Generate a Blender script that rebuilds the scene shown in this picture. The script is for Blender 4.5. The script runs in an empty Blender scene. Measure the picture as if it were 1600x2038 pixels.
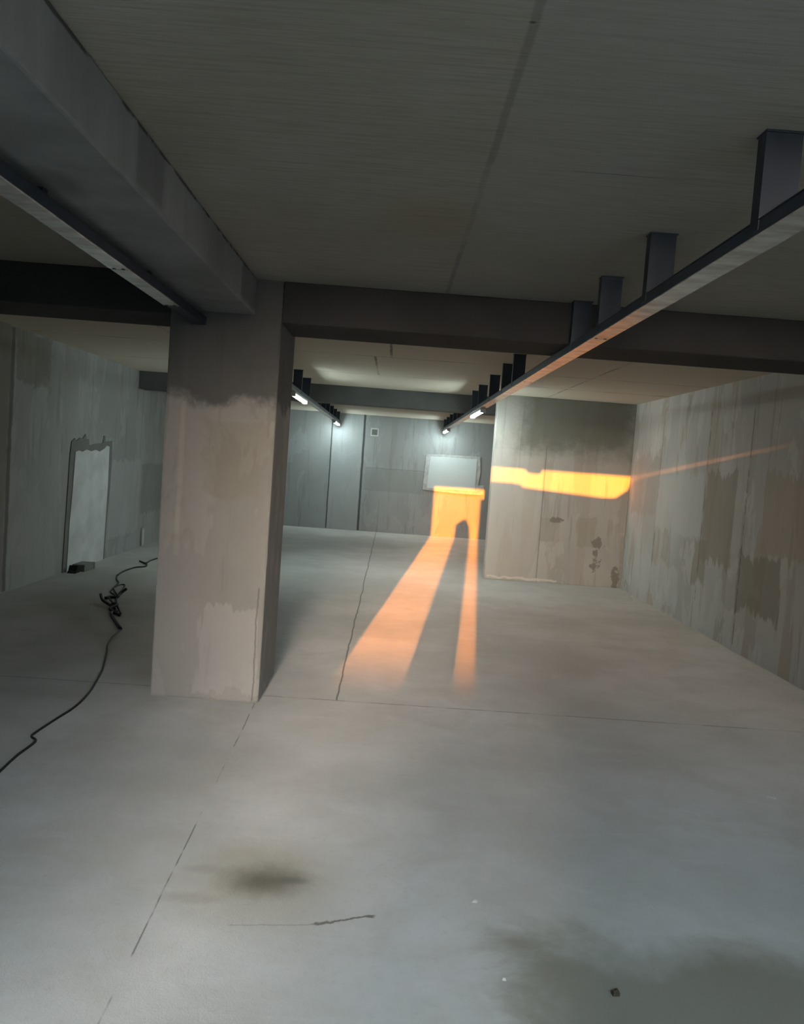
import bpy, bmesh, math, random
from mathutils import Vector, Matrix

random.seed(7)
C = bpy.context.scene.collection
SC = bpy.context.scene

# ------------------------------------------------------------------ camera
cam_d = bpy.data.cameras.new('camera')
cam = bpy.data.objects.new('camera', cam_d)
C.objects.link(cam)
SC.camera = cam
cam_d.sensor_fit = 'VERTICAL'
cam_d.sensor_height = 24.0
cam_d.lens = 1600.0 / 2038.0 * 24.0
cam_d.clip_start = 0.02
cam_d.clip_end = 300
_yc = Vector((-18 / 1600, -101 / 1600, 1.0)).normalized()
_r = math.radians(4.15)
_a = Vector((math.sin(_r), -math.cos(_r), 0))
_zc = (_a + Vector((0, 0, -_a.dot(_yc) / _yc.z))).normalized()
_xc = _yc.cross(_zc)
R = (_xc, _yc, _zc)                      # world axes in camera coordinates
right = Vector([R[i].x for i in range(3)])
up = -Vector([R[i].y for i in range(3)])
back = -Vector([R[i].z for i in range(3)])
cam.matrix_world = Matrix(((right.x, up.x, back.x, 0), (right.y, up.y, back.y, 0),
                           (right.z, up.z, back.z, 1.6), (0, 0, 0, 1)))

# ------------------------------------------------------------------ light
SKY = 23.0
GLOW = 170.0
SUN = 16.5
LAMP = 95.0
SC.view_settings.view_transform = 'Standard'
SC.view_settings.look = 'None'
SC.view_settings.exposure = 0.0
SC.view_settings.gamma = 1.0
SC.view_settings.use_curve_mapping = False
SC.cycles.max_bounces = 10
SC.cycles.diffuse_bounces = 6
SC.cycles.glossy_bounces = 4
SC.cycles.sample_clamp_indirect = 6.0
SC.cycles.caustics_reflective = True

world = bpy.data.worlds.new('world')
SC.world = world
world.use_nodes = True
wt = world.node_tree
wt.nodes.clear()
w_out = wt.nodes.new('ShaderNodeOutputWorld')
w_bg = wt.nodes.new('ShaderNodeBackground')
w_geo = wt.nodes.new('ShaderNodeTexCoord')
w_sep = wt.nodes.new('ShaderNodeSeparateXYZ')
w_ramp = wt.nodes.new('ShaderNodeValToRGB')
w_ramp.color_ramp.elements[0].position = 0.0
w_ramp.color_ramp.elements[0].color = (0.30, 0.28, 0.27, 1)
w_ramp.color_ramp.elements[1].position = 0.45
w_ramp.color_ramp.elements[1].color = (0.74, 0.93, 1.05, 1)
wt.links.new(w_geo.outputs['Generated'], w_sep.inputs[0])
wt.links.new(w_sep.outputs['Z'], w_ramp.inputs[0])
wt.links.new(w_ramp.outputs[0], w_bg.inputs[0])
w_bg.inputs[1].default_value = SKY
# warm glow of the evening sky around the low sun
w_dot = wt.nodes.new('ShaderNodeVectorMath')
w_dot.operation = 'DOT_PRODUCT'
wt.links.new(w_geo.outputs['Generated'], w_dot.inputs[0])
w_dot.inputs[1].default_value = Vector((-0.10636, -1.0, 0.12)).normalized()
w_max = wt.nodes.new('ShaderNodeMath')
w_max.operation = 'MAXIMUM'
wt.links.new(w_dot.outputs['Value'], w_max.inputs[0])
w_max.inputs[1].default_value = 0.0
w_pow = wt.nodes.new('ShaderNodeMath')
w_pow.operation = 'POWER'
wt.links.new(w_max.outputs[0], w_pow.inputs[0])
w_pow.inputs[1].default_value = 60.0
w_str = wt.nodes.new('ShaderNodeMath')
w_str.operation = 'MULTIPLY'
wt.links.new(w_pow.outputs[0], w_str.inputs[0])
w_str.inputs[1].default_value = GLOW
w_bg2 = wt.nodes.new('ShaderNodeBackground')
w_bg2.inputs[0].default_value = (1.0, 0.82, 0.66, 1)
wt.links.new(w_str.outputs[0], w_bg2.inputs[1])
w_add = wt.nodes.new('ShaderNodeAddShader')
wt.links.new(w_bg.outputs[0], w_add.inputs[0])
wt.links.new(w_bg2.outputs[0], w_add.inputs[1])
wt.links.new(w_add.outputs[0], w_out.inputs[0])

AZ = 0.10636                              # sun heads towards +Y, slightly +X
EL = 0.0815
sun_d = bpy.data.lights.new('sun', 'SUN')
sun_d.energy = SUN
sun_d.color = (1.0, 0.285, 0.012)
sun_d.angle = math.radians(0.28)
sun = bpy.data.objects.new('sun', sun_d)
C.objects.link(sun)
sun.location = (-1.5, -30, 6)
sun.rotation_euler = Vector((AZ, 1.0, -EL)).to_track_quat('-Z', 'Y').to_euler()

# ------------------------------------------------------------------ constants of the place
ZC = 2.66            # ceiling
XL, XR = -3.82, 3.43 # side walls
YB = 17.9            # far wall
YP = 11.55           # partition
YF = -1.0            # entrance wall


# ------------------------------------------------------------------ node helpers
class G:
    def __init__(self, name):
        self.m = bpy.data.materials.new(name)
        self.m.use_nodes = True
        self.t = self.m.node_tree
        self.t.nodes.clear()
        self.out = self.t.nodes.new('ShaderNodeOutputMaterial')
        self.b = self.t.nodes.new('ShaderNodeBsdfPrincipled')
        self.t.links.new(self.b.outputs[0], self.out.inputs[0])
        geo = self.t.nodes.new('ShaderNodeNewGeometry')
        self.pos = geo.outputs['Position']
        sep = self.t.nodes.new('ShaderNodeSeparateXYZ')
        self.t.links.new(self.pos, sep.inputs[0])
        self.x, self.y, self.z = sep.outputs

    def set(self, sock, v):
        if isinstance(v, bpy.types.NodeSocket):
            self.t.links.new(v, sock)
        elif isinstance(v, (tuple, list)) and len(v) == 3 and sock.type == 'RGBA':
            sock.default_value = (*v, 1)
        else:
            sock.default_value = v

    def math(self, op, a, b=0.0, c=None):
        n = self.t.nodes.new('ShaderNodeMath')
        n.operation = op
        self.set(n.inputs[0], a)
        self.set(n.inputs[1], b)
        if c is not None:
            self.set(n.inputs[2], c)
        return n.outputs[0]

    def vec(self, sx=1, sy=1, sz=1, off=(0, 0, 0)):
        n = self.t.nodes.new('ShaderNodeMapping')
        self.t.links.new(self.pos, n.inputs[0])
        n.inputs['Location'].default_value = off
        n.inputs['Scale'].default_value = (sx, sy, sz)
        return n.outputs[0]

    def noise(self, vec, scale, detail=4, rough=0.55, dist=0.0):
        n = self.t.nodes.new('ShaderNodeTexNoise')
        self.set(n.inputs['Vector'], vec)
        n.inputs['Scale'].default_value = scale
        n.inputs['Detail'].default_value = detail
        n.inputs['Roughness'].default_value = rough
        n.inputs['Distortion'].default_value = dist
        return n.outputs[0]

    def rng(self, v, a, b, lo=0.0, hi=1.0, smooth=True):
        n = self.t.nodes.new('ShaderNodeMapRange')
        n.interpolation_type = 'SMOOTHSTEP' if smooth else 'LINEAR'
        n.clamp = True
        self.set(n.inputs[0], v)
        n.inputs[1].default_value = a
        n.inputs[2].default_value = b
        n.inputs[3].default_value = lo
        n.inputs[4].default_value = hi
        return n.outputs[0]

    def mix(self, f, a, b, mode='MIX'):
        n = self.t.nodes.new('ShaderNodeMix')
        n.data_type = 'RGBA'
        n.blend_type = mode
        self.set(n.inputs[0], f)
        self.set(n.inputs[6], a)
        self.set(n.inputs[7], b)
        return n.outputs[2]

    def inside(self, u, v, u0, u1, v0, v1, soft=0.03, amp=0.05, nz=None):
        """a ragged-edged rectangle"""
        d = self.math('MINIMUM', self.math('MINIMUM', self.math('SUBTRACT', u, u0), self.math('SUBTRACT', u1, u)),
                      self.math('MINIMUM', self.math('SUBTRACT', v, v0), self.math('SUBTRACT', v1, v)))
        if nz is not None:
            d = self.math('ADD', d, self.math('MULTIPLY', self.math('SUBTRACT', nz, 0.5), amp * 2))
        return self.rng(d, 0.0, soft)

    def blob(self, u, v, uc, vc, ru, rv, nz=None, amp=0.5, hi=1.0, lo=0.2):
        a = self.math('DIVIDE', self.math('SUBTRACT', u, uc), ru)
        b = self.math('DIVIDE', self.math('SUBTRACT', v, vc), rv)
        d = self.math('SQRT', self.math('ADD', self.math('MULTIPLY', a, a), self.math('MULTIPLY', b, b)))
        if nz is not None:
            d = self.math('ADD', d, self.math('MULTIPLY', self.math('SUBTRACT', nz, 0.5), amp * 2))
        return self.rng(d, hi, lo)

    def line(self, u, v, u0, u1, vc, w, k=0.0, amp=0.0, nz=None, brk=None):
        """a thin line along u at v = vc + k (u - u0)"""
        c = self.math('ADD', self.math('MULTIPLY', self.math('SUBTRACT', u, u0), k), vc)
        d = self.math('SUBTRACT', v, c)
        if nz is not None:
            d = self.math('ADD', d, self.math('MULTIPLY', self.math('SUBTRACT', nz, 0.5), amp * 2))
        d = self.math('ABSOLUTE', d)
        m = self.rng(d, w, w * 0.35)
        e = self.math('MINIMUM', self.math('SUBTRACT', u, u0), self.math('SUBTRACT', u1, u))
        m = self.math('MULTIPLY', m, self.rng(e, 0.0, 0.02))
        if brk is not None:
            m = self.math('MULTIPLY', m, brk)
        return m

    def finish(self, col, rough=0.85, bump=None, strength=0.3, dist=0.01, diff=0.6, metal=0.0, spec=0.3):
        self.set(self.b.inputs['Base Color'], col)
        self.set(self.b.inputs['Roughness'], rough)
        self.b.inputs['Metallic'].default_value = metal
        self.b.inputs['Diffuse Roughness'].default_value = diff
        self.b.inputs['Specular IOR Level'].default_value = spec
        if bump is not None:
            n = self.t.nodes.new('ShaderNodeBump')
            n.inputs['Strength'].default_value = strength
            n.inputs['Distance'].default_value = dist
            self.t.links.new(bump, n.inputs['Height'])
            self.t.links.new(n.outputs[0], self.b.inputs['Normal'])
        return self.m


def mat_floor():
    g = G('screed')
    big = g.noise(g.vec(), 0.55, 5, 0.6)
    mid = g.noise(g.vec(1, 1, 1, (3, 7, 0)), 2.2, 6, 0.65, 0.4)
    fine = g.noise(g.vec(), 26, 5, 0.7)
    sweep = g.noise(g.vec(0.6, 3.2, 1), 3.0, 5, 0.6)
    grit = g.noise(g.vec(), 150, 2, 0.7)
    col = g.mix(g.rng(big, 0.35, 0.65), (0.35, 0.345, 0.325), (0.46, 0.455, 0.44))
    col = g.mix(g.math('MULTIPLY', g.rng(mid, 0.42, 0.70), 0.5), col, (0.34, 0.32, 0.28))
    col = g.mix(g.math('MULTIPLY', g.rng(sweep, 0.55, 0.75), 0.22), col, (0.48, 0.48, 0.47))
    col = g.mix(g.math('MULTIPLY', g.rng(fine, 0.5, 0.8), 0.28), col, (0.27, 0.26, 0.24))
    # oil stain, wide pale halo then two dark cores
    st = g.blob(g.x, g.y, -0.36, 2.95, 0.42, 0.48, mid, 0.6, 1.0, 0.1)
    col = g.mix(g.math('MULTIPLY', st, 0.72), col, (0.27, 0.245, 0.19))
    st = g.blob(g.x, g.y, -0.36, 2.925, 0.24, 0.17, mid, 0.5, 1.0, 0.1)
    col = g.mix(g.math('MULTIPLY', st, 0.95), col, (0.11, 0.10, 0.078))
    st = g.blob(g.x, g.y, -0.27, 2.94, 0.10, 0.045, mid, 0.35, 1.0, 0.1)
    col = g.mix(g.math('MULTIPLY', st, 0.75), col, (0.10, 0.09, 0.07))
    st = g.blob(g.x, g.y, -0.60, 2.98, 0.12, 0.05, mid, 0.8)
    col = g.mix(g.math('MULTIPLY', st, 0.4), col, (0.22, 0.21, 0.18))
    st = g.blob(g.x, g.y, -0.60, 2.78, 0.16, 0.05, mid, 0.8)
    col = g.mix(g.math('MULTIPLY', st, 0.4), col, (0.24, 0.22, 0.18))
    # darker, browner floor towards the near right
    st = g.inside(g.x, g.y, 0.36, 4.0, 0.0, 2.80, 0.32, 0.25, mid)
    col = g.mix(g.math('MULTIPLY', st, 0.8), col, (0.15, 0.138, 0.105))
    # joints and crack
    brk = g.rng(g.noise(g.vec(), 3.5, 3), 0.42, 0.56)
    wig = g.noise(g.vec(), 2.0, 4)
    dark = (0.06, 0.057, 0.05)
    ln = g.line(g.y, g.x, 1.0, 5.06, -0.672, 0.0042, -0.0235, 0.006, wig, brk)
    col = g.mix(g.math('MULTIPLY', ln, 0.7), col, dark)
    ln = g.line(g.y, g.x, 5.22, 17.9, -0.262, 0.009, 0.0, 0.02, wig)
    col = g.mix(g.math('MULTIPLY', ln, 0.8), col, dark)
    ln = g.line(g.x, g.y, -0.75, 3.43, 5.225, 0.011, 0.0, 0.012, wig, g.rng(brk, 0.0, 1.0, 0.35, 1.0))
    col = g.mix(g.math('MULTIPLY', ln, 0.55), col, dark)
    ln = g.line(g.x, g.y, -3.82, -1.44, 5.27, 0.012, 0.0, 0.012, wig)
    col = g.mix(g.math('MULTIPLY', ln, 0.4), col, dark)
    jag = g.noise(g.vec(), 16, 4, 0.7)
    ln = g.line(g.x, g.y, -0.17, 0.06, 2.662, 0.010, 0.36, 0.022, jag)
    col = g.mix(g.math('MULTIPLY', ln, 0.9), col, (0.10, 0.09, 0.07))
    ln = g.line(g.x, g.y, -0.45, -0.15, 2.628, 0.005, 0.12, 0.012, jag)
    col = g.mix(g.math('MULTIPLY', ln, 0.45), col, (0.15, 0.14, 0.12))
    bump = g.math('ADD', g.math('MULTIPLY', fine, 0.5), g.math('ADD', g.math('MULTIPLY', grit, 0.35), g.math('MULTIPLY', mid, 0.9)))
    return g.finish(col, 0.62, bump, 0.35, 0.010, 1.0, spec=0.35)


def mat_wall(name, u, base, brown, pale, bias=0.5, extra=None, seed=0.0, diff=0.4):
    """cast concrete wall with patchy vertical wash-out; u = 'x' or 'y' is its run"""
    g = G(name)
    U = g.x if u == 'x' else g.y
    o = (seed, seed * 1.7, seed * 0.6)
    big = g.noise(g.vec(0.9, 0.9, 0.9, o), 0.8, 4, 0.5)
    streak = g.noise(g.vec(2.6, 2.6, 0.28, o), 1.5, 4, 0.5, 0.15)
    drip = g.noise(g.vec(9, 9, 0.7, o), 1.2, 4, 0.6)
    patch = g.noise(g.vec(1.5, 1.5, 0.75, o), 1.3, 5, 0.62, 0.5)
    fine = g.noise(g.vec(), 30, 4, 0.7)
    mid = g.noise(g.vec(1, 1, 1, o), 4.5, 5, 0.65)
    col = g.mix(g.rng(big, 0.35, 0.68), base, tuple(c * 0.82 for c in base))
    col = g.mix(g.math('MULTIPLY', g.rng(streak, bias, bias + 0.05), 0.62), col, brown)
    col = g.mix(g.math('MULTIPLY', g.rng(patch, 0.53, 0.56), 0.5), col, pale)
    col = g.mix(g.math('MULTIPLY', g.rng(drip, 0.56, 0.68), 0.38), col, tuple(c * 0.6 for c in brown))
    col = g.mix(g.math('MULTIPLY', g.rng(fine, 0.5, 0.8), 0.18), col, tuple(c * 0.6 for c in base))
    if extra:
        col = extra(g, U, g.z, col, mid, drip, fine)
    bump = g.math('ADD', g.math('MULTIPLY', fine, 0.3), g.math('ADD', g.math('MULTIPLY', mid, 0.5), g.math('MULTIPLY', patch, 0.5)))
    return g.finish(col, 0.85, bump, 0.35 if diff else 0.12, 0.008, diff, spec=0.2)


def mat_ceiling():
    g = G('board_marked_ceiling')
    big = g.noise(g.vec(), 0.7, 4, 0.55)
    grain = g.noise(g.vec(1.1, 22, 1), 3.0, 5, 0.65, 0.1)
    grain2 = g.noise(g.vec(5, 60, 1), 2.0, 3, 0.6)
    mid = g.noise(g.vec(), 3.0, 5, 0.6)
    fine = g.noise(g.vec(), 40, 3, 0.7)
    col = g.mix(g.rng(big, 0.35, 0.65), (0.37, 0.345, 0.285), (0.42, 0.40, 0.35))
    col = g.mix(g.math('MULTIPLY', g.rng(grain, 0.42, 0.66), 0.65), col, (0.30, 0.28, 0.23))
    col = g.mix(g.math('MULTIPLY', g.rng(grain2, 0.55, 0.75), 0.35), col, (0.42, 0.41, 0.37))
    st = g.blob(g.x, g.y, 0.1, 3.55, 0.28, 0.45, mid, 0.5)
    col = g.mix(g.math('MULTIPLY', st, 0.4), col, (0.33, 0.27, 0.11))
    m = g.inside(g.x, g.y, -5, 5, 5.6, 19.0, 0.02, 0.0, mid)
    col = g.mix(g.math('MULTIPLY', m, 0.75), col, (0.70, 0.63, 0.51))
    # pale board beside the long joint
    st = g.inside(g.x, g.y, 0.24, 0.95, -1.0, 5.06, 0.04, 0.03, mid)
    col = g.mix(g.math('MULTIPLY', st, 0.3), col, (0.37, 0.37, 0.355))
    brk = g.rng(g.noise(g.vec(), 2.5, 3), 0.40, 0.6, 0.25, 1.0)
    wig = g.noise(g.vec(), 2.0, 4)
    dk = (0.10, 0.095, 0.08)
    for uu, vv, a, b, c, w, s in [(g.y, g.x, -1.0, 5.06, 0.262, 0.018, 0.35), (g.x, g.y, 0.55, 3.43, 2.885, 0.007, 0.8),
                                  (g.x, g.y, -0.92, 0.3, 3.02, 0.005, 0.4),
                                  (g.x, g.y, -3.8, 1.35, 8.35, 0.022, 0.75), (g.x, g.y, 1.2, 3.43, 8.9, 0.020, 0.7),
                                  (g.x, g.y, -3.8, 3.43, 10.15, 0.022, 0.55), (g.x, g.y, -3.8, 3.43, 6.6, 0.02, 0.6),
                                  (g.y, g.x, 6.6, 8.35, -0.09, 0.018, 0.8), (g.y, g.x, 8.35, 10.15, -0.26, 0.018, 0.8),
                                  (g.y, g.x, 8.35, 10.15, 1.55, 0.018, 0.5), (g.y, g.x, 7.2, 11.5, 2.12, 0.018, 0.6),
                                  (g.x, g.y, 1.5, 3.43, 10.2, 0.02, 0.7), (g.y, g.x, 6.0, 12.0, -2.2, 0.018, 0.6),
                                  (g.x, g.y, -3.8, 3.43, 15.2, 0.02, 0.6)]:
        col = g.mix(g.math('MULTIPLY', g.line(uu, vv, a, b, c, w, 0, 0.012, wig, brk), s), col, dk)
    # pits
    vor = g.t.nodes.new('ShaderNodeTexVoronoi')
    g.t.links.new(g.vec(1.0, 1.7, 1), vor.inputs['Vector'])
    vor.inputs['Scale'].default_value = 2.1
    pit = g.math('MULTIPLY', g.rng(vor.outputs['Distance'], 0.028, 0.012), g.rng(mid, 0.42, 0.5))
    col = g.mix(g.math('MULTIPLY', pit, 0.8), col, (0.06, 0.055, 0.05))
    bump = g.math('ADD', g.math('MULTIPLY', grain, 0.8), g.math('ADD', g.math('MULTIPLY', grain2, 0.5), g.math('MULTIPLY', fine, 0.2)))
    return g.finish(col, 0.8, bump, 0.5, 0.006, 0.5, spec=0.25)


def mat_plain(name, base, var=0.8, scale=2.0, rough=0.85, metal=0.0, bump=0.25, stretch=(1, 1, 1), spec=0.25, diff=0.5, tint=None):
    g = G(name)
    a = g.noise(g.vec(*stretch), scale, 5, 0.6)
    f = g.noise(g.vec(), scale * 14, 4, 0.7)
    col = g.mix(g.rng(a, 0.3, 0.7), base, tint or tuple(c * var for c in base))
    col = g.mix(g.math('MULTIPLY', g.rng(f, 0.5, 0.8), 0.2), col, tuple(c * 0.65 for c in base))
    return g.finish(col, rough, g.math('ADD', a, g.math('MULTIPLY', f, 0.4)), bump, 0.006, diff, metal, spec)


def mat_beam():
    g = G('cast_beam')
    a = g.noise(g.vec(1.5, 1.5, 0.6), 1.4, 5, 0.6)
    mid = g.noise(g.vec(), 6, 5, 0.65)
    f = g.noise(g.vec(), 30, 4, 0.7)
    col = g.mix(g.rng(a, 0.35, 0.65), (0.22, 0.225, 0.225), (0.29, 0.295, 0.295))
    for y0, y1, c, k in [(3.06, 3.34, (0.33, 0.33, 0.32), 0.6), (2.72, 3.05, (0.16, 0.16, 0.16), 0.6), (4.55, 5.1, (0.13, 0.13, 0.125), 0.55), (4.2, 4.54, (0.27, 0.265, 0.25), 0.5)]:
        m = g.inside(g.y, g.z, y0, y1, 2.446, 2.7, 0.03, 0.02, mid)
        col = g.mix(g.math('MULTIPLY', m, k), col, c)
    col = g.mix(g.math('MULTIPLY', g.line(g.y, g.z, 0, 5.1, 2.652, 0.012, 0.0, 0.012, mid, g.rng(mid, 0.45, 0.55)), 0.8), col, (0.04, 0.038, 0.03))
    st = g.blob(g.x, g.y, -1.17, 2.75, 0.10, 0.22, mid, 0.5)
    col = g.mix(g.math('MULTIPLY', st, 0.5), col, (0.12, 0.125, 0.12))
    col = g.mix(g.math('MULTIPLY', g.rng(f, 0.5, 0.8), 0.2), col, (0.15, 0.15, 0.145))
    return g.finish(col, 0.85, g.math('ADD', mid, g.math('MULTIPLY', f, 0.4)), 0.25, 0.006, 0.5, spec=0.2)


def mat_emit(name, col, strength):
    g = G(name)
    g.b.inputs['Base Color'].default_value = (0.8, 0.8, 0.8, 1)
    g.b.inputs['Emission Color'].default_value = (*col, 1)
    g.b.inputs['Emission Strength'].default_value = strength
    g.b.inputs['Roughness'].default_value = 0.4
    return g.m


# --- extra marks per wall
def x_right(g, U, Z, col, mid, drip, fine):
    rag = g.math('ADD', g.math('MULTIPLY', drip, 0.6), g.math('MULTIPLY', g.noise(g.vec(), 3.0, 5, 0.65), 0.4))
    for y0, y1, z0, z1, c, f in [(8.8, 10.35, 0.98, 1.72, (0.62, 0.60, 0.57), 0.75), (7.95, 8.75, 0.75, 1.75, (0.36, 0.30, 0.24), 0.7),
                                 (6.9, 7.75, 0.40, 0.98, (0.31, 0.28, 0.22), 0.75), (8.55, 8.95, 0.5, 1.0, (0.36, 0.31, 0.25), 0.7),
                                 (6.2, 7.4, 0.98, 1.75, (0.44, 0.36, 0.28), 0.6), (10.3, 11.4, 1.1, 1.95, (0.42, 0.37, 0.31), 0.5),
                                 (5.4, 6.2, 0.1, 0.85, (0.40, 0.38, 0.35), 0.5), (9.3, 10.9, 0.1, 0.6, (0.60, 0.60, 0.59), 0.6)]:
        m = g.inside(U, Z, y0, y1, z0, z1, 0.05, 0.32, rag)
        col = g.mix(g.math('MULTIPLY', m, f), col, c)
    for yy in (7.72, 8.76, 10.3):
        m = g.line(Z, U, 0.05, 2.4, yy, 0.016, 0.0, 0.02, mid, g.rng(mid, 0.42, 0.55))
        col = g.mix(g.math('MULTIPLY', m, 0.6), col, (0.12, 0.105, 0.09))
    return col


def x_part(g, U, Z, col, mid, drip, fine):
    m = g.inside(U, Z, 1.43, 2.17, 0.0, 1.9, 0.02, 0.05, mid)
    col = g.mix(g.math('MULTIPLY', m, 0.35), col, (0.66, 0.60, 0.54))
    m = g.inside(U, Z, 2.18, 2.42, 0.6, 0.95, 0.02, 0.06, mid)
    col = g.mix(g.math('MULTIPLY', m, 0.5), col, (0.38, 0.33, 0.27))
    m = g.inside(U, Z, 2.72, 3.0, 0.55, 1.0, 0.02, 0.1, mid)
    col = g.mix(g.math('MULTIPLY', m, 0.5), col, (0.40, 0.35, 0.27))
    spot = g.noise(g.vec(), 13, 4, 0.6)
    for a, b, ru, rv in [(3.04, 0.64, 0.085, 0.07), (3.0, 0.49, 0.05, 0.05), (3.02, 0.31, 0.065, 0.10), (3.34, 0.15, 0.06, 0.14), (2.42, 0.93, 0.09, 0.04)]:
        m = g.blob(U, Z, a, b, ru * 1.1, rv * 1.1, spot, 1.5, 1.0, 0.7)
        col = g.mix(g.math('MULTIPLY', m, 0.75), col, (0.22, 0.19, 0.15))
    m = g.line(Z, U, 0.0, 2.0, 2.19, 0.012, 0.0, 0.01, mid)
    col = g.mix(g.math('MULTIPLY', m, 0.5), col, (0.15, 0.13, 0.11))
    # upper part painted darker for the shade above the sun band, ragged lower edge
    m = g.inside(U, Z, 1.62, 3.6, 1.72, 3.2, 0.40, 0.22, mid)
    col = g.mix(g.math('MULTIPLY', m, 0.85), col, (0.20, 0.19, 0.155))
    # white salt line at the foot
    m = g.line(U, Z, 1.46, 2.5, 0.045, 0.022, 0.0, 0.05, g.noise(g.vec(), 7, 4))
    col = g.mix(g.math('MULTIPLY', m, 0.8), col, (0.8, 0.72, 0.64))
    return col


def x_back(g, U, Z, col, mid, drip, fine):
    for xx, w in ((-1.393, 0.020), (-0.68, 0.034)):
        m = g.line(Z, U, 0.0, 2.6, xx, w, 0.0, 0.012, mid)
        col = g.mix(g.math('MULTIPLY', m, 0.9), col, (0.05, 0.055, 0.055))
    m = g.inside(U, Z, -1.38, -0.70, 0.0, 2.7, 0.02, 0.0, mid)
    col = g.mix(g.math('MULTIPLY', m, 0.45), col, (0.44, 0.46, 0.46))
    m = g.inside(U, Z, -0.62, 0.75, 0.9, 1.42, 0.03, 0.04, mid)
    col = g.mix(g.math('MULTIPLY', m, 0.5), col, (0.26, 0.27, 0.26))
    m = g.line(U, Z, -0.6, 0.75, 1.42, 0.012, 0.0, 0.02, mid)
    col = g.mix(g.math('MULTIPLY', m, 0.5), col, (0.15, 0.15, 0.14))
    return col


def x_left(g, U, Z, col, mid, drip, fine):
    m = g.line(Z, U, 0.0, 2.66, 8.07, 0.06, 0.0, 0.03, mid)
    col = g.mix(g.math('MULTIPLY', m, 0.75), col, (0.09, 0.08, 0.065))
    m = g.inside(U, Z, 0.0, 8.04, 0.0, 2.7, 0.03, 0.0, mid)
    col = g.mix(g.math('MULTIPLY', m, 0.6), col, (0.17, 0.145, 0.115))
    m = g.inside(U, Z, 8.1, 9.0, 2.1, 2.7, 0.05, 0.2, mid)
    col = g.mix(g.math('MULTIPLY', m, 0.5), col, (0.15, 0.14, 0.10))
    m = g.inside(U, Z, 11.0, 12.3, 0.25, 1.35, 0.03, 0.12, drip)
    col = g.mix(g.math('MULTIPLY', m, 0.5), col, (0.42, 0.43, 0.42))
    m = g.inside(U, Z, 12.35, 14.0, 0.5, 1.3, 0.03, 0.1, drip)
    col = g.mix(g.math('MULTIPLY', m, 0.5), col, (0.20, 0.20, 0.19))
    return col


def x_col(g, U, Z, col, mid, drip, fine):
    m = g.line(Z, U, 0.9, 2.4, -1.325, 0.022, 0.0, 0.015, mid, g.rng(mid, 0.3, 0.6, 0.4, 1.0))
    col = g.mix(g.math('MULTIPLY', m, 0.45), col, (0.50, 0.48, 0.40))
    m = g.inside(U, Z, -1.16, -0.78, 0.05, 0.62, 0.02, 0.16, drip)
    col = g.mix(g.math('MULTIPLY', m, 0.5), col, (0.45, 0.43, 0.41))
    m = g.inside(U, Z, -1.6, -0.6, 1.85, 2.9, 0.10, 0.16, mid)  # shade at the column top painted into the colour, over a blotchy damp patch
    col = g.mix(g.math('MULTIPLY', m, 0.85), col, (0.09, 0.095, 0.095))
    m = g.inside(U, Z, -1.2, -0.8, 1.3, 1.8, 0.05, 0.15, mid)
    col = g.mix(g.math('MULTIPLY', m, 0.3), col, (0.27, 0.235, 0.16))
    m = g.line(Z, U, 0.0, 0.75, -0.79, 0.008, 0.0, 0.02, mid)
    col = g.mix(g.math('MULTIPLY', m, 0.6), col, (0.14, 0.13, 0.12))
    return col


M = {}
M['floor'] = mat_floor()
M['ceiling'] = mat_ceiling()
M['right'] = mat_wall('stained_wall_right', 'y', (0.60, 0.58, 0.55), (0.46, 0.395, 0.325), (0.68, 0.66, 0.63), 0.52, x_right, 2.0, 0.0)
M['part'] = mat_wall('stained_partition', 'x', (0.56, 0.52, 0.47), (0.47, 0.405, 0.34), (0.62, 0.575, 0.525), 0.52, x_part, 5.0)
M['back'] = mat_wall('cast_back_wall', 'x', (0.36, 0.365, 0.36), (0.32, 0.31, 0.29), (0.39, 0.40, 0.40), 0.60, x_back, 9.0)
M['left'] = mat_wall('cast_left_wall', 'y', (0.34, 0.345, 0.335), (0.30, 0.285, 0.26), (0.38, 0.385, 0.38), 0.58, x_left, 12.0)
M['front'] = mat_wall('cast_entrance_wall', 'x', (0.34, 0.34, 0.33), (0.29, 0.27, 0.24), (0.38, 0.38, 0.37), 0.58, None, 15.0)
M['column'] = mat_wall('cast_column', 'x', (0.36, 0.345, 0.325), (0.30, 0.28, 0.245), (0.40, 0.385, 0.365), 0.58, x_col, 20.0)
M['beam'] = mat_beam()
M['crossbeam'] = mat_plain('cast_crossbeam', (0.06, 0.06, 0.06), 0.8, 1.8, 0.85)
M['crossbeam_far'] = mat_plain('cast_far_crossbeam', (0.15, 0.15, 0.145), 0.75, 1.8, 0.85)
M['outdoor'] = mat_plain('ramp_asphalt', (0.075, 0.073, 0.07), 0.85, 0.8, 0.9)
M['zinc'] = mat_plain('galvanised_steel', (0.78, 0.77, 0.73), 0.65, 1.0, 0.24, 0.35, 0.35, (6, 16, 1), 0.5)
M['zinc_dark'] = mat_plain('dull_blue_grey_steel', (0.042, 0.056, 0.08), 0.75, 5.0, 0.5, 0.3, 0.12, (1, 1, 0.5), 0.5)
M['housing'] = mat_plain('lamp_plastic', (0.55, 0.56, 0.56), 0.95, 8.0, 0.5, 0.0, 0.02)
M['glow'] = mat_emit('lamp_glow', (0.80, 1.0, 1.0), LAMP)
M['cable'] = mat_plain('black_rubber', (0.018, 0.018, 0.018), 0.8, 10, 0.55, 0, 0.05)
M['patch'] = mat_plain('pale_plaster', (0.66, 0.67, 0.67), 0.8, 3.0, 0.9, 0, 0.4)
M['mortar'] = mat_plain('dark_mortar', (0.20, 0.20, 0.19), 0.85, 4.0, 0.9, 0, 0.4)
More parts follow.
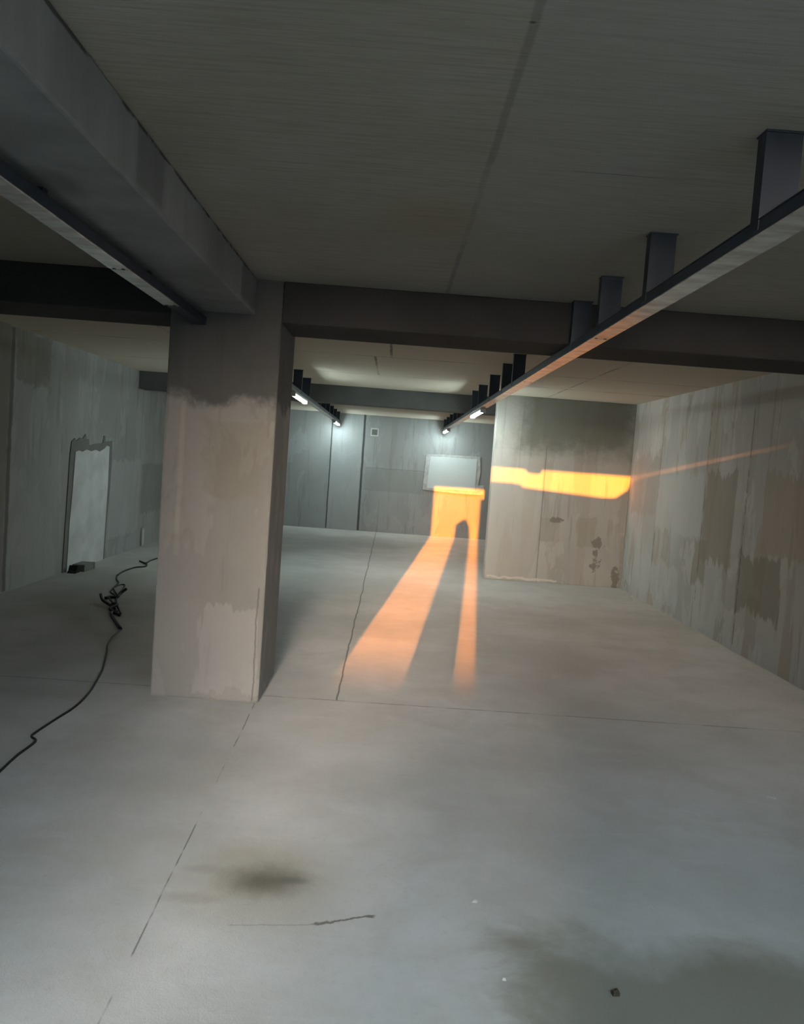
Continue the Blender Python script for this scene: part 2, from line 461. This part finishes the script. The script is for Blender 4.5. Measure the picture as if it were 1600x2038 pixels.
M['board'] = mat_plain('white_board', (0.62, 0.66, 0.66), 0.95, 1.5, 0.7, 0, 0.08)
M['board_rim'] = mat_plain('white_plaster_rim', (0.58, 0.58, 0.57), 0.7, 7.0, 0.85, 0, 0.5)
M['white'] = mat_plain('white_plastic', (0.62, 0.62, 0.60), 0.9, 8.0, 0.5, 0, 0.05)
M['card'] = mat_plain('dull_cardboard', (0.20, 0.21, 0.19), 0.8, 9.0, 0.85)
M['black'] = mat_plain('black_scrap', (0.015, 0.015, 0.015), 0.8, 9.0, 0.8)
M['dirt'] = mat_plain('brown_scrap', (0.09, 0.08, 0.055), 0.6, 30.0, 0.9)
M['paper'] = mat_plain('pale_scrap', (0.60, 0.60, 0.58), 0.85, 30.0, 0.9)


# ------------------------------------------------------------------ mesh helpers
def add_box(bm, x0, x1, y0, y1, z0, z1):
    vs = [bm.verts.new(p) for p in [(x0, y0, z0), (x1, y0, z0), (x1, y1, z0), (x0, y1, z0),
                                    (x0, y0, z1), (x1, y0, z1), (x1, y1, z1), (x0, y1, z1)]]
    for f in [(0, 3, 2, 1), (4, 5, 6, 7), (0, 1, 5, 4), (1, 2, 6, 5), (2, 3, 7, 6), (3, 0, 4, 7)]:
        bm.faces.new([vs[i] for i in f])
    return vs


def add_prism(bm, pts, axis, a, b):
    """polygon pts extruded along axis from a to b; pts are the two other coordinates in order"""
    def mk(p, t):
        if axis == 'x':
            return (t, p[0], p[1])
        if axis == 'y':
            return (p[0], t, p[1])
        return (p[0], p[1], t)
    A = [bm.verts.new(mk(p, a)) for p in pts]
    B = [bm.verts.new(mk(p, b)) for p in pts]
    n = len(pts)
    bm.faces.new(A)
    bm.faces.new(B[::-1])
    for i in range(n):
        bm.faces.new([A[(i + 1) % n], A[i], B[i], B[(i + 1) % n]])


def add_tube(bm, pts, r, seg=8, sub=4):
    P = [Vector(p) for p in pts]
    path = []
    n = len(P)
    for i in range(n - 1):
        p0, p1, p2, p3 = P[max(i - 1, 0)], P[i], P[i + 1], P[min(i + 2, n - 1)]
        for s in range(sub):
            t = s / sub
            path.append(0.5 * ((2 * p1) + (p2 - p0) * t + (2 * p0 - 5 * p1 + 4 * p2 - p3) * t * t + (3 * p1 - p0 - 3 * p2 + p3) * t ** 3))
    path.append(P[-1])
    for p in path:
        p.z = max(p.z, r)
    rings = []
    for i, p in enumerate(path):
        d = (path[min(i + 1, len(path) - 1)] - path[max(i - 1, 0)]).normalized()
        s = d.cross(Vector((0, 0, 1)))
        if s.length < 1e-4:
            s = Vector((1, 0, 0))
        s.normalize()
        u = s.cross(d).normalized()
        rings.append([bm.verts.new(p + s * (r * math.cos(2 * math.pi * k / seg)) + u * (r * math.sin(2 * math.pi * k / seg))) for k in range(seg)])
    for a, b in zip(rings, rings[1:]):
        for k in range(seg):
            bm.faces.new([a[k], a[(k + 1) % seg], b[(k + 1) % seg], b[k]])
    bm.faces.new(rings[0][::-1])
    bm.faces.new(rings[-1])


def obj(name, bm, m, parent=None, bevel=0.0, smooth=False, origin=None):
    bmesh.ops.recalc_face_normals(bm, faces=bm.faces)
    if bevel:
        bmesh.ops.bevel(bm, geom=[e for e in bm.edges if e.calc_face_angle(0) > 0.6], offset=bevel, segments=2, affect='EDGES', profile=0.5)
    if origin is not None:
        bmesh.ops.translate(bm, verts=bm.verts, vec=-Vector(origin))
    me = bpy.data.meshes.new(name)
    bm.to_mesh(me)
    bm.free()
    if smooth:
        for p in me.polygons:
            p.use_smooth = True
    me.materials.append(m)
    o = bpy.data.objects.new(name, me)
    C.objects.link(o)
    if origin is not None:
        o.location = origin
    if parent:
        o.parent = parent
    return o


def tag(o, label, cat=None, group=None, kind=None):
    o['label'] = label
    if cat:
        o['category'] = cat
    if group:
        o['group'] = group
    if kind:
        o['kind'] = kind
    return o


def thing(name, label, cat, loc=(0, 0, 0), group=None):
    o = bpy.data.objects.new(name, None)
    o.empty_display_size = 0.05
    C.objects.link(o)
    o.location = loc
    return tag(o, label, cat, group)


def box_obj(name, dims, m, parent=None, bevel=0.0):
    bm = bmesh.new()
    add_box(bm, *dims)
    return obj(name, bm, m, parent, bevel)


def struct(name, dims, m, label, cat, bevel=0.0):
    return tag(box_obj(name, dims, m, None, bevel), label, cat, None, 'structure')


# ------------------------------------------------------------------ the setting
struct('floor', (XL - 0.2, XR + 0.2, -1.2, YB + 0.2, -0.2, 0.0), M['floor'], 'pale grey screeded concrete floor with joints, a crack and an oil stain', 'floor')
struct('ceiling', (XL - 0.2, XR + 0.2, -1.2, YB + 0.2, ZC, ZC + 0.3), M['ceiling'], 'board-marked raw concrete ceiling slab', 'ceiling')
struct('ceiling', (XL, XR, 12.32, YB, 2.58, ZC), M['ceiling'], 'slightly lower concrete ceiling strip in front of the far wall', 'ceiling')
struct('wall_left', (XL - 0.2, XL, -1.2, YB + 0.2, 0.0, ZC), M['left'], 'grey concrete wall on the left with a blocked doorway', 'wall')
struct('wall_right', (XR, XR + 0.2, -1.2, YB + 0.2, 0.0, ZC), M['right'], 'long concrete wall on the right with brown streaked stains', 'wall')
struct('wall_back', (XL, XR, YB, YB + 0.2, 0.0, ZC), M['back'], 'far concrete wall lit by cool tube lamps', 'wall')
struct('wall_partition', (1.435, XR, YP, YP + 0.2, 0.0, ZC), M['part'], 'stained concrete partition jutting from the right wall, with an orange band of sun', 'wall', 0.008)

# entrance wall behind the camera: doorway on the left, long slot over an added wall on the right
bm = bmesh.new()
add_prism(bm, [(XL, 0), (-1.06, 0), (-1.06, ZC), (XL, ZC)], 'y', YF - 0.2, YF)
add_box(bm, XL, XR, YF - 0.2, YF, ZC, ZC + 0.3)
tag(obj('wall_front', bm, M['front']), 'concrete entrance wall left of the wide opening', 'wall', None, 'structure')

bm = bmesh.new()
add_prism(bm, [(0.56, ZC), (0.58, ZC - 0.055), (0.76, ZC - 0.06), (0.80, ZC)], 'y', YF - 0.16, YF - 0.06)  # added nib, keeps the sun off the near end of the tray
tag(obj('shading_nib', bm, M['crossbeam']), 'small nib added under the edge of the entrance slab for the shadow it throws', 'shading_nib', None, 'structure')

# column and beams
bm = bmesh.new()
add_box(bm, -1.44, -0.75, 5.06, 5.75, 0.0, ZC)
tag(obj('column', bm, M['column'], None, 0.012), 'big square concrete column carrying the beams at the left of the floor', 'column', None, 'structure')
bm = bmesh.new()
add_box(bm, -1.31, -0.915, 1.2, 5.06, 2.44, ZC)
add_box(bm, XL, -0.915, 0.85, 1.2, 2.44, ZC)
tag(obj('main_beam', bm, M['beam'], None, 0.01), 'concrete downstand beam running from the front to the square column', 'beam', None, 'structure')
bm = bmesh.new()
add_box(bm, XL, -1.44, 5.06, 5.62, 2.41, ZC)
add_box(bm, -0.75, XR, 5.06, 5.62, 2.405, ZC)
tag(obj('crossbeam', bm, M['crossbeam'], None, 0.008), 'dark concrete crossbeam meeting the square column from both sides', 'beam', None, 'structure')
bm = bmesh.new()
add_box(bm, XL, XR, 12.0, 12.32, 2.40, ZC)
tag(obj('crossbeam', bm, M['crossbeam_far'], None, 0.008), 'farther concrete crossbeam behind the two lit tube lamps', 'beam', None, 'structure')

# outside, up the entrance ramp
bm = bmesh.new()
add_prism(bm, [(-1.2, -0.001), (-20.0, 2.13), (-45.0, 2.13), (-45.0, 1.5), (-20, 1.5), (-1.2, -0.4)], 'x', -30, 30)
tag(obj('ground', bm, M['outdoor']), 'concrete ramp climbing to the street outside the entrance', 'ground', None, 'structure')
bm = bmesh.new()
add_prism(bm, [(-0.66, 0.0), (-0.30, 0.0), (-0.315, 1.72), (-0.345, 1.93), (-0.445, 2.085), (-0.65, 1.93), (-0.656, 1.86)], 'y', -2.35, -2.2)  # added stand-in for the person behind the camera, cut to their shadow outline
tag(obj('person_shadow_blocker', bm, M['outdoor'], None, 0.01), 'added blocker on the entrance ramp, shaped to cast the shadow of a standing person', 'blocker', None, 'structure')


WY = -2.3
wall_top = [(3.25, 2.764), (2.5, 2.752), (1.985, 2.705), (1.925, 2.563), (1.765, 2.438), (1.585, 2.428), (0.395, 2.496), (0.375, 2.543), (-0.146, 2.553)]
bm = bmesh.new()
add_prism(bm, [(-0.146, -0.1), (3.25, -0.1)] + wall_top, 'y', WY - 0.2, WY)  # added unseen wall, its top edge shaped to let only a sun band through
tag(obj('sun_mask_wall', bm, M['outdoor']), 'added wall across the right of the entrance forecourt, top edge shaped to mask the sun', 'wall', None, 'structure')
bm = bmesh.new()
add_box(bm, 2.75, 3.3, -20.0, WY - 0.2, -0.3, 9.0)  # unseen tall wall, added to darken the left of the interior
tag(obj('sky_mask_right', bm, M['outdoor']), 'tall wall added along the right side of the entrance ramp to cut off sky light', 'wall', None, 'structure')
bm = bmesh.new()
add_prism(bm, [(-1.50, -1.2), (-3.60, -20.0), (-4.2, -20.0), (-2.0, -1.2)], 'z', -0.3, 9.0)  # unseen tall wall, added to darken the floor on the right
tag(obj('sky_mask_left', bm, M['outdoor']), 'tall wall added along the left side of the entrance ramp to cut off sky light', 'wall', None, 'structure')


# ------------------------------------------------------------------ cable trays
def tray(name, label, x0, x1, zb, y0, y1, hangers, hang_top, mirror=False, cover_end=None):
    h, t = 0.048, 0.004
    root = thing(name, label, 'cable tray', ((x0 + x1) / 2, y0, zb), 'cable trays under the ceiling')
    def rel(bm):
        bmesh.ops.translate(bm, verts=bm.verts, vec=-Vector(root.location))
        return bm
    bm = bmesh.new()
    pts = [(x0, zb + 0.006), (x1, zb + 0.006), (x1, zb + h), (x1 - t, zb + h), (x1 - t, zb + 0.01), (x0 + t, zb + 0.01), (x0 + t, zb + h), (x0, zb + h)]
    add_prism(bm, pts, 'y', y0, y1)
    # out-turned lips
    add_box(bm, x0 - 0.004, x0 + t, y0, y1, zb + h, zb + h + 0.003)
    add_box(bm, x1 - t, x1 + 0.004, y0, y1, zb + h, zb + h + 0.003)
    obj('channel', rel(bm), M['zinc_dark'], root)
    # underside cover plates, butt-jointed
    y = y0
    step = 2.4
    y_end = cover_end or y1
    while y < y_end - 0.05:
        e = min(y + step, y_end)
        bm = bmesh.new()
        add_box(bm, x0 - 0.002, x1 + 0.002, y + 0.004, e - 0.004, zb, zb + 0.006)
        obj('cover_plate', rel(bm), M['zinc'], root, 0.001)
        for xx in (x0 + 0.02, x1 - 0.02):
            bm = bmesh.new()
            add_box(bm, xx - 0.007, xx + 0.007, e - 0.022, e - 0.010, zb - 0.003, zb + 0.001)
            obj('screw', rel(bm), M['zinc_dark'], root, 0.001)
        y = e
    for yy in hangers:
        zt = 2.58 if yy > 12.3 else hang_top
        bm = bmesh.new()
        w0, w1, d, s = x0 - 0.003, x0 + 0.108, 0.055, 0.005
        if mirror == 'block':
            add_box(bm, x0 + 0.015, x0 + 0.045, yy, yy + 0.04, zb + 0.01, zt)
            obj('spacer', rel(bm), M['zinc_dark'], root)
            continue
        if mirror:
            w0, w1 = x1 - 0.108, x1 + 0.003
        add_box(bm, w0, w1, yy, yy + s, zb + h, zt - 0.006)
        add_box(bm, w0, w0 + s, yy + s, yy + d, zb + h, zt - 0.006)
        add_box(bm, w1 - s, w1, yy + s, yy + d, zb + h, zt - 0.006)
        hg = obj('hanger', rel(bm), M['zinc_dark'], root)
        bm = bmesh.new()
        add_box(bm, w0 - 0.004, w1 + 0.006, yy - 0.008, yy + d + 0.006, zt - 0.006, zt)
        obj('top_plate', rel(bm), M['zinc_dark'], hg, 0.002)
        bm = bmesh.new()
        add_box(bm, w0 - 0.001, w1 + 0.001, yy - 0.002, yy + d, zb + h - 0.03, zb + h + 0.012)
        obj('clamp', rel(bm), M['zinc_dark'], hg, 0.002)
    return root


TZ = 2.349
tray('cable_tray', 'long galvanised cable tray on the right, hung from the ceiling on steel hangers', 1.04, 1.13, TZ, 2.05, 17.86,
     [2.44, 3.51, 4.32, 4.98, 7.42, 8.15, 9.2, 10.4, 11.25, 12.9, 13.8, 14.7, 15.6, 16.5, 17.4], ZC)
tray('cable_tray', 'left galvanised cable tray under the concrete beam, ending at the column', -1.294, -1.214, TZ, 1.2, 5.05,
     [1.6, 2.8, 4.0], 2.44, 'block', 4.42)
tray('cable_tray', 'left galvanised cable tray behind the column, leading to the far wall', -1.294, -1.214, TZ, 5.76, 17.86,
     [6.6, 7.8, 9.0, 10.2, 11.2, 12.9, 13.8, 14.7, 15.6, 16.5, 17.4], ZC, True)


# ------------------------------------------------------------------ tube lamps
def strip_light(x, y0, y1, label):
    root = thing('strip_light', label, 'lamp', (x, y0, TZ - 0.003), 'tube lamps under the cable trays')
    L = y1 - y0
    bm = bmesh.new()
    add_prism(bm, [(-0.034, 0.0), (-0.034, -0.018), (-0.026, -0.026), (0.026, -0.026), (0.034, -0.018), (0.034, 0.0)], 'y', 0.02, L - 0.02)
    obj('housing', bm, M['housing'], root)
    bm = bmesh.new()
    pts = [(0.027 * math.cos(a), -0.026 + 0.030 * math.sin(a)) for a in [math.pi + k * math.pi / 10 for k in range(11)]]
    add_prism(bm, pts, 'y', 0.03, L - 0.03)
    obj('diffuser', bm, M['glow'], root)
    for a, b in ((0.0, 0.03), (L - 0.03, L)):
        bm = bmesh.new()
        add_box(bm, -0.036, 0.036, a, b, -0.058, 0.0)
        obj('end_cap', bm, M['housing'], root, 0.006)
    return root


strip_light(1.085, 10.15, 11.5, 'glowing white tube lamp under the right cable tray, nearer of its two')
strip_light(1.085, 16.45, 17.8, 'glowing tube lamp at the far wall end of the right cable tray')
strip_light(-1.254, 9.7, 11.05, 'glowing white tube lamp beside the square column, under the left cable tray')
strip_light(-1.254, 16.45, 17.8, 'glowing tube lamp at the far wall end of the left cable tray')

# ------------------------------------------------------------------ blocked doorway on the left wall
dr = thing('blocked_doorway', 'doorway in the left wall filled with pale plaster inside a dark ragged border', 'doorway', (XL, 10.2, 0))
def on_left(bm):
    bmesh.ops.translate(bm, verts=bm.verts, vec=-Vector((XL, 10.2, 0)))
    return bm
bm = bmesh.new()
outer = [(9.50, 0.0), (9.52, 0.5), (9.55, 1.0), (9.57, 1.42), (9.60, 1.56), (9.69, 1.60), (9.74, 1.57), (9.85, 1.61), (9.93, 1.60), (10.02, 1.66), (10.06, 1.59),
         (10.13, 1.60), (10.15, 1.52), (10.40, 1.55), (10.62, 1.56), (10.66, 1.66), (10.70, 1.66), (10.72, 1.58), (10.97, 1.60), (10.98, 1.4), (10.96, 0.9), (10.90, 0.4), (10.88, 0.0)]
add_prism(bm, outer, 'x', XL + 0.001, XL + 0.012)
obj('surround', on_left(bm), M['mortar'], dr)
bm = bmesh.new()
inner = [(9.60, 0.0), (9.62, 0.6), (9.67, 1.0), (9.70, 1.44), (9.80, 1.455), (9.92, 1.44), (10.05, 1.47), (10.2, 1.45), (10.34, 1.47), (10.5, 1.45), (10.66, 1.49),
         (10.74, 1.53), (10.84, 1.52), (10.85, 1.0), (10.82, 0.4), (10.80, 0.0)]
add_prism(bm, inner, 'x', XL + 0.012, XL + 0.022)
obj('infill', on_left(bm), M['patch'], dr)

# things at the foot of the left wall
bm = bmesh.new()
add_box(bm, XL + 0.05, XL + 0.20, 9.68, 9.98, 0.0, 0.085)
bx = thing('carton', 'small dull grey carton on the floor in front of the blocked doorway', 'box', (XL + 0.12, 9.83, 0))
obj_ = obj('body', bm, M['card'], None, 0.004)
obj_.parent = bx
obj_.matrix_parent_inverse = Matrix.Translation(-Vector(bx.location))
bm = bmesh.new()
add_box(bm, XL + 0.18, XL + 0.215, 9.985, 10.0, 0.0, 0.088)
fl = obj('flap', bm, M['paper'], None, 0.002)
fl.parent = bx
fl.matrix_parent_inverse = Matrix.Translation(-Vector(bx.location))
bm = bmesh.new()
add_prism(bm, [(9.50, 0.0), (9.66, 0.0), (9.60, 0.035), (9.575, 0.09), (9.54, 0.03)], 'x', XL + 0.06, XL + 0.16)
tag(obj('rubble', bm, M['black'], None, 0.004), 'black pointed lump of scrap beside the carton at the blocked doorway', 'scrap')
bm = bmesh.new()
add_tube(bm, [(XL + 0.03, 12.46, 0.0), (XL + 0.03, 12.46, 0.15), (XL + 0.03, 12.46, 0.29)], 0.022, 10, 2)
tag(obj('pipe_stub', bm, M['white'], None, 0, True), 'short white pipe standing up at the foot of the left wall', 'pipe')

# ------------------------------------------------------------------ panel and vent on the far wall
pn = thing('wall_panel', 'pale panel with a rough white plaster rim on the far wall above the sun patch', 'panel', (1.32, YB, 1.4))
def on_back(bm):
    bmesh.ops.translate(bm, verts=bm.verts, vec=-Vector((1.32, YB, 1.4)))
    return bm
bm = bmesh.new()
rim = [(0.70, 1.02), (0.71, 1.4), (0.725, 1.80), (1.1, 1.825), (1.5, 1.83), (1.93, 1.835), (1.96, 1.5), (1.93, 1.2), (2.06, 1.21), (2.06, 0.99), (1.5, 0.985), (1.1, 1.0)]
add_prism(bm, rim, 'y', YB - 0.03, YB - 0.001)
obj('rim', on_back(bm), M['board_rim'], pn, 0.006)
bm = bmesh.new()
add_prism(bm, [(0.79, 1.06), (0.82, 1.765), (1.87, 1.775), (1.86, 1.06)], 'y', YB - 0.042, YB - 0.03)
obj('board', on_back(bm), M['board'], pn, 0.003)

vt = thing('wall_vent', 'small square white vent high on the far wall between the lamps', 'vent', (-0.45, YB, 2.21))
def sq(bm, a, b, y0, y1):
    add_box(bm, -a, a, y0, y1, -a, -b); add_box(bm, -a, a, y0, y1, b, a)
    add_box(bm, -a, -b, y0, y1, -b, b); add_box(bm, b, a, y0, y1, -b, b)
bm = bmesh.new(); sq(bm, 0.088, 0.062, -0.018, -0.001); obj('frame', bm, M['white'], vt, 0.003)
bm = bmesh.new(); add_box(bm, -0.062, 0.062, -0.010, -0.001, -0.062, 0.062); obj('grille', bm, M['card'], vt)

# ------------------------------------------------------------------ cables on the floor
def cable(pts, r, label, name='cable', group='loose black cables by the left wall'):
    bm = bmesh.new()
    add_tube(bm, pts, r, 8, 5)
    o = obj(name, bm, M['cable'], None, 0, True, (pts[0][0], pts[0][1], 0))
    return tag(o, label, 'cable', group)


def lay(xy, r, lift=None):
    return [(x, y, r + (lift[i] if lift else 0)) for i, (x, y) in enumerate(xy)]


cable(lay([(-1.729, 3.43), (-1.749, 3.739), (-1.762, 3.945), (-1.76, 4.14), (-1.809, 4.207), (-1.816, 4.277), (-1.803, 4.491), (-1.786, 4.738),
           (-1.81, 5.025), (-1.883, 5.4), (-1.926, 5.588), (-2.044, 5.998), (-2.119, 6.223), (-2.175, 6.474), (-2.198, 6.658), (-2.229, 6.85), (-2.368, 7.106), (-2.472, 7.325)], 0.0065),
      0.0065, 'long black cable snaking over the floor from the left edge towards the tangle')
cable(lay([(-2.21, 6.794), (-2.368, 7.106), (-2.498, 7.388), (-2.476, 7.471), (-2.588, 7.66), (-2.732, 7.821), (-2.80, 7.95)], 0.014, [0, 0, 0, .01, .01, .03, .06]),
      0.014, 'thick black cable end bent up at the left of the tangle')
cable(lay([(-2.42, 7.417), (-2.514, 7.61), (-2.638, 7.802), (-2.738, 8.017), (-2.788, 8.145)], 0.010, [0, .02, .03, .02, 0]), 0.010, 'short curved black cable lying in the middle of the tangle')
cable(lay([(-2.66, 8.3), (-2.70, 8.25), (-2.716, 8.175), (-2.78, 8.15), (-2.80, 8.09)], 0.015, [.07, .03, 0, 0, 0]), 0.015, 'thick black cable end raised at the right of the tangle')
cable(lay([(-2.717, 8.236), (-2.918, 8.669), (-2.941, 8.798), (-2.935, 8.945), (-2.896, 8.963), (-2.828, 8.709), (-2.782, 8.461)], 0.007), 0.007, 'thin black cable looped at the far top of the tangle')
cable(lay([(-3.176, 9.536), (-3.097, 9.289), (-2.998, 9.064), (-2.95, 8.794), (-2.885, 8.482), (-2.762, 8.278), (-2.628, 7.918), (-2.49, 7.567)], 0.008), 0.008, 'black cable running through the tangle towards the blocked doorway')
cable(lay([(-3.176, 9.536), (-3.214, 9.865), (-3.195, 10.25), (-3.106, 10.396), (-3.161, 10.62), (-3.32, 10.852), (-3.194, 10.707), (-3.207, 10.971), (-3.186, 11.328)], 0.010),
      0.010, 'farthest black cable, kinked on the floor between the doorway and column')
cable(lay([(-2.40, 7.33), (-2.47, 7.42), (-2.55, 7.50), (-2.52, 7.62), (-2.60, 7.70)], 0.013, [0, 0, .02, .04, .03]), 0.013, 'knotted thick black cable at the near bottom of the tangle')

# ------------------------------------------------------------------ scraps on the floor
def scrap(name, loc, pts, h, m, label, cat, rz=0.0):
    bm = bmesh.new()
    n = len(pts)
    lo = [bm.verts.new((x, y, 0.0)) for x, y in pts]
    hi = [bm.verts.new((x * 0.7, y * 0.7, h * (0.75 + 0.5 * random.random()))) for x, y in pts]
    bm.faces.new(lo[::-1])
    top = bm.verts.new((0, 0, h * 1.15))
    for i in range(n):
        j = (i + 1) % n
        bm.faces.new([lo[i], lo[j], hi[j], hi[i]])
        bm.faces.new([hi[i], hi[j], top])
    o = obj(name, bm, m)
    o.location = loc
    o.rotation_euler.z = rz
    return tag(o, label, cat)


scrap('chip', (2.086, 4.055, 0), [(-0.022, -0.008), (0.022, -0.008), (0.024, 0.008), (-0.02, 0.009)], 0.006, M['paper'], 'tiny white sliver lying on the floor near the right edge', 'chip', -0.5)
scrap('dry_leaf', (0.809, 2.395, 0), [(-0.012, -0.014), (0.010, -0.012), (0.016, 0.004), (0.012, 0.022), (-0.004, 0.012), (-0.014, 0.004)], 0.010, M['dirt'], 'small dark crumpled scrap on the floor at the bottom right', 'scrap')
scrap('chip', (0.418, 2.873, 0), [(-0.012, -0.006), (0.008, -0.008), (0.012, 0.004), (0.0, 0.009)], 0.006, M['paper'], 'tiny pale chip of mortar right of the floor crack', 'chip')
scrap('chip', (0.465, 2.43, 0), [(-0.007, -0.004), (0.006, -0.006), (0.008, 0.005), (-0.004, 0.005)], 0.004, M['paper'], 'tiny pale chip nearest the small dark scrap', 'chip')
scrap('chip', (3.28, 10.55, 0), [(-0.03, -0.02), (0.03, -0.025), (0.035, 0.02), (-0.01, 0.03)], 0.04, M['paper'], 'small white lump at the foot of the right wall near the partition corner', 'chip')
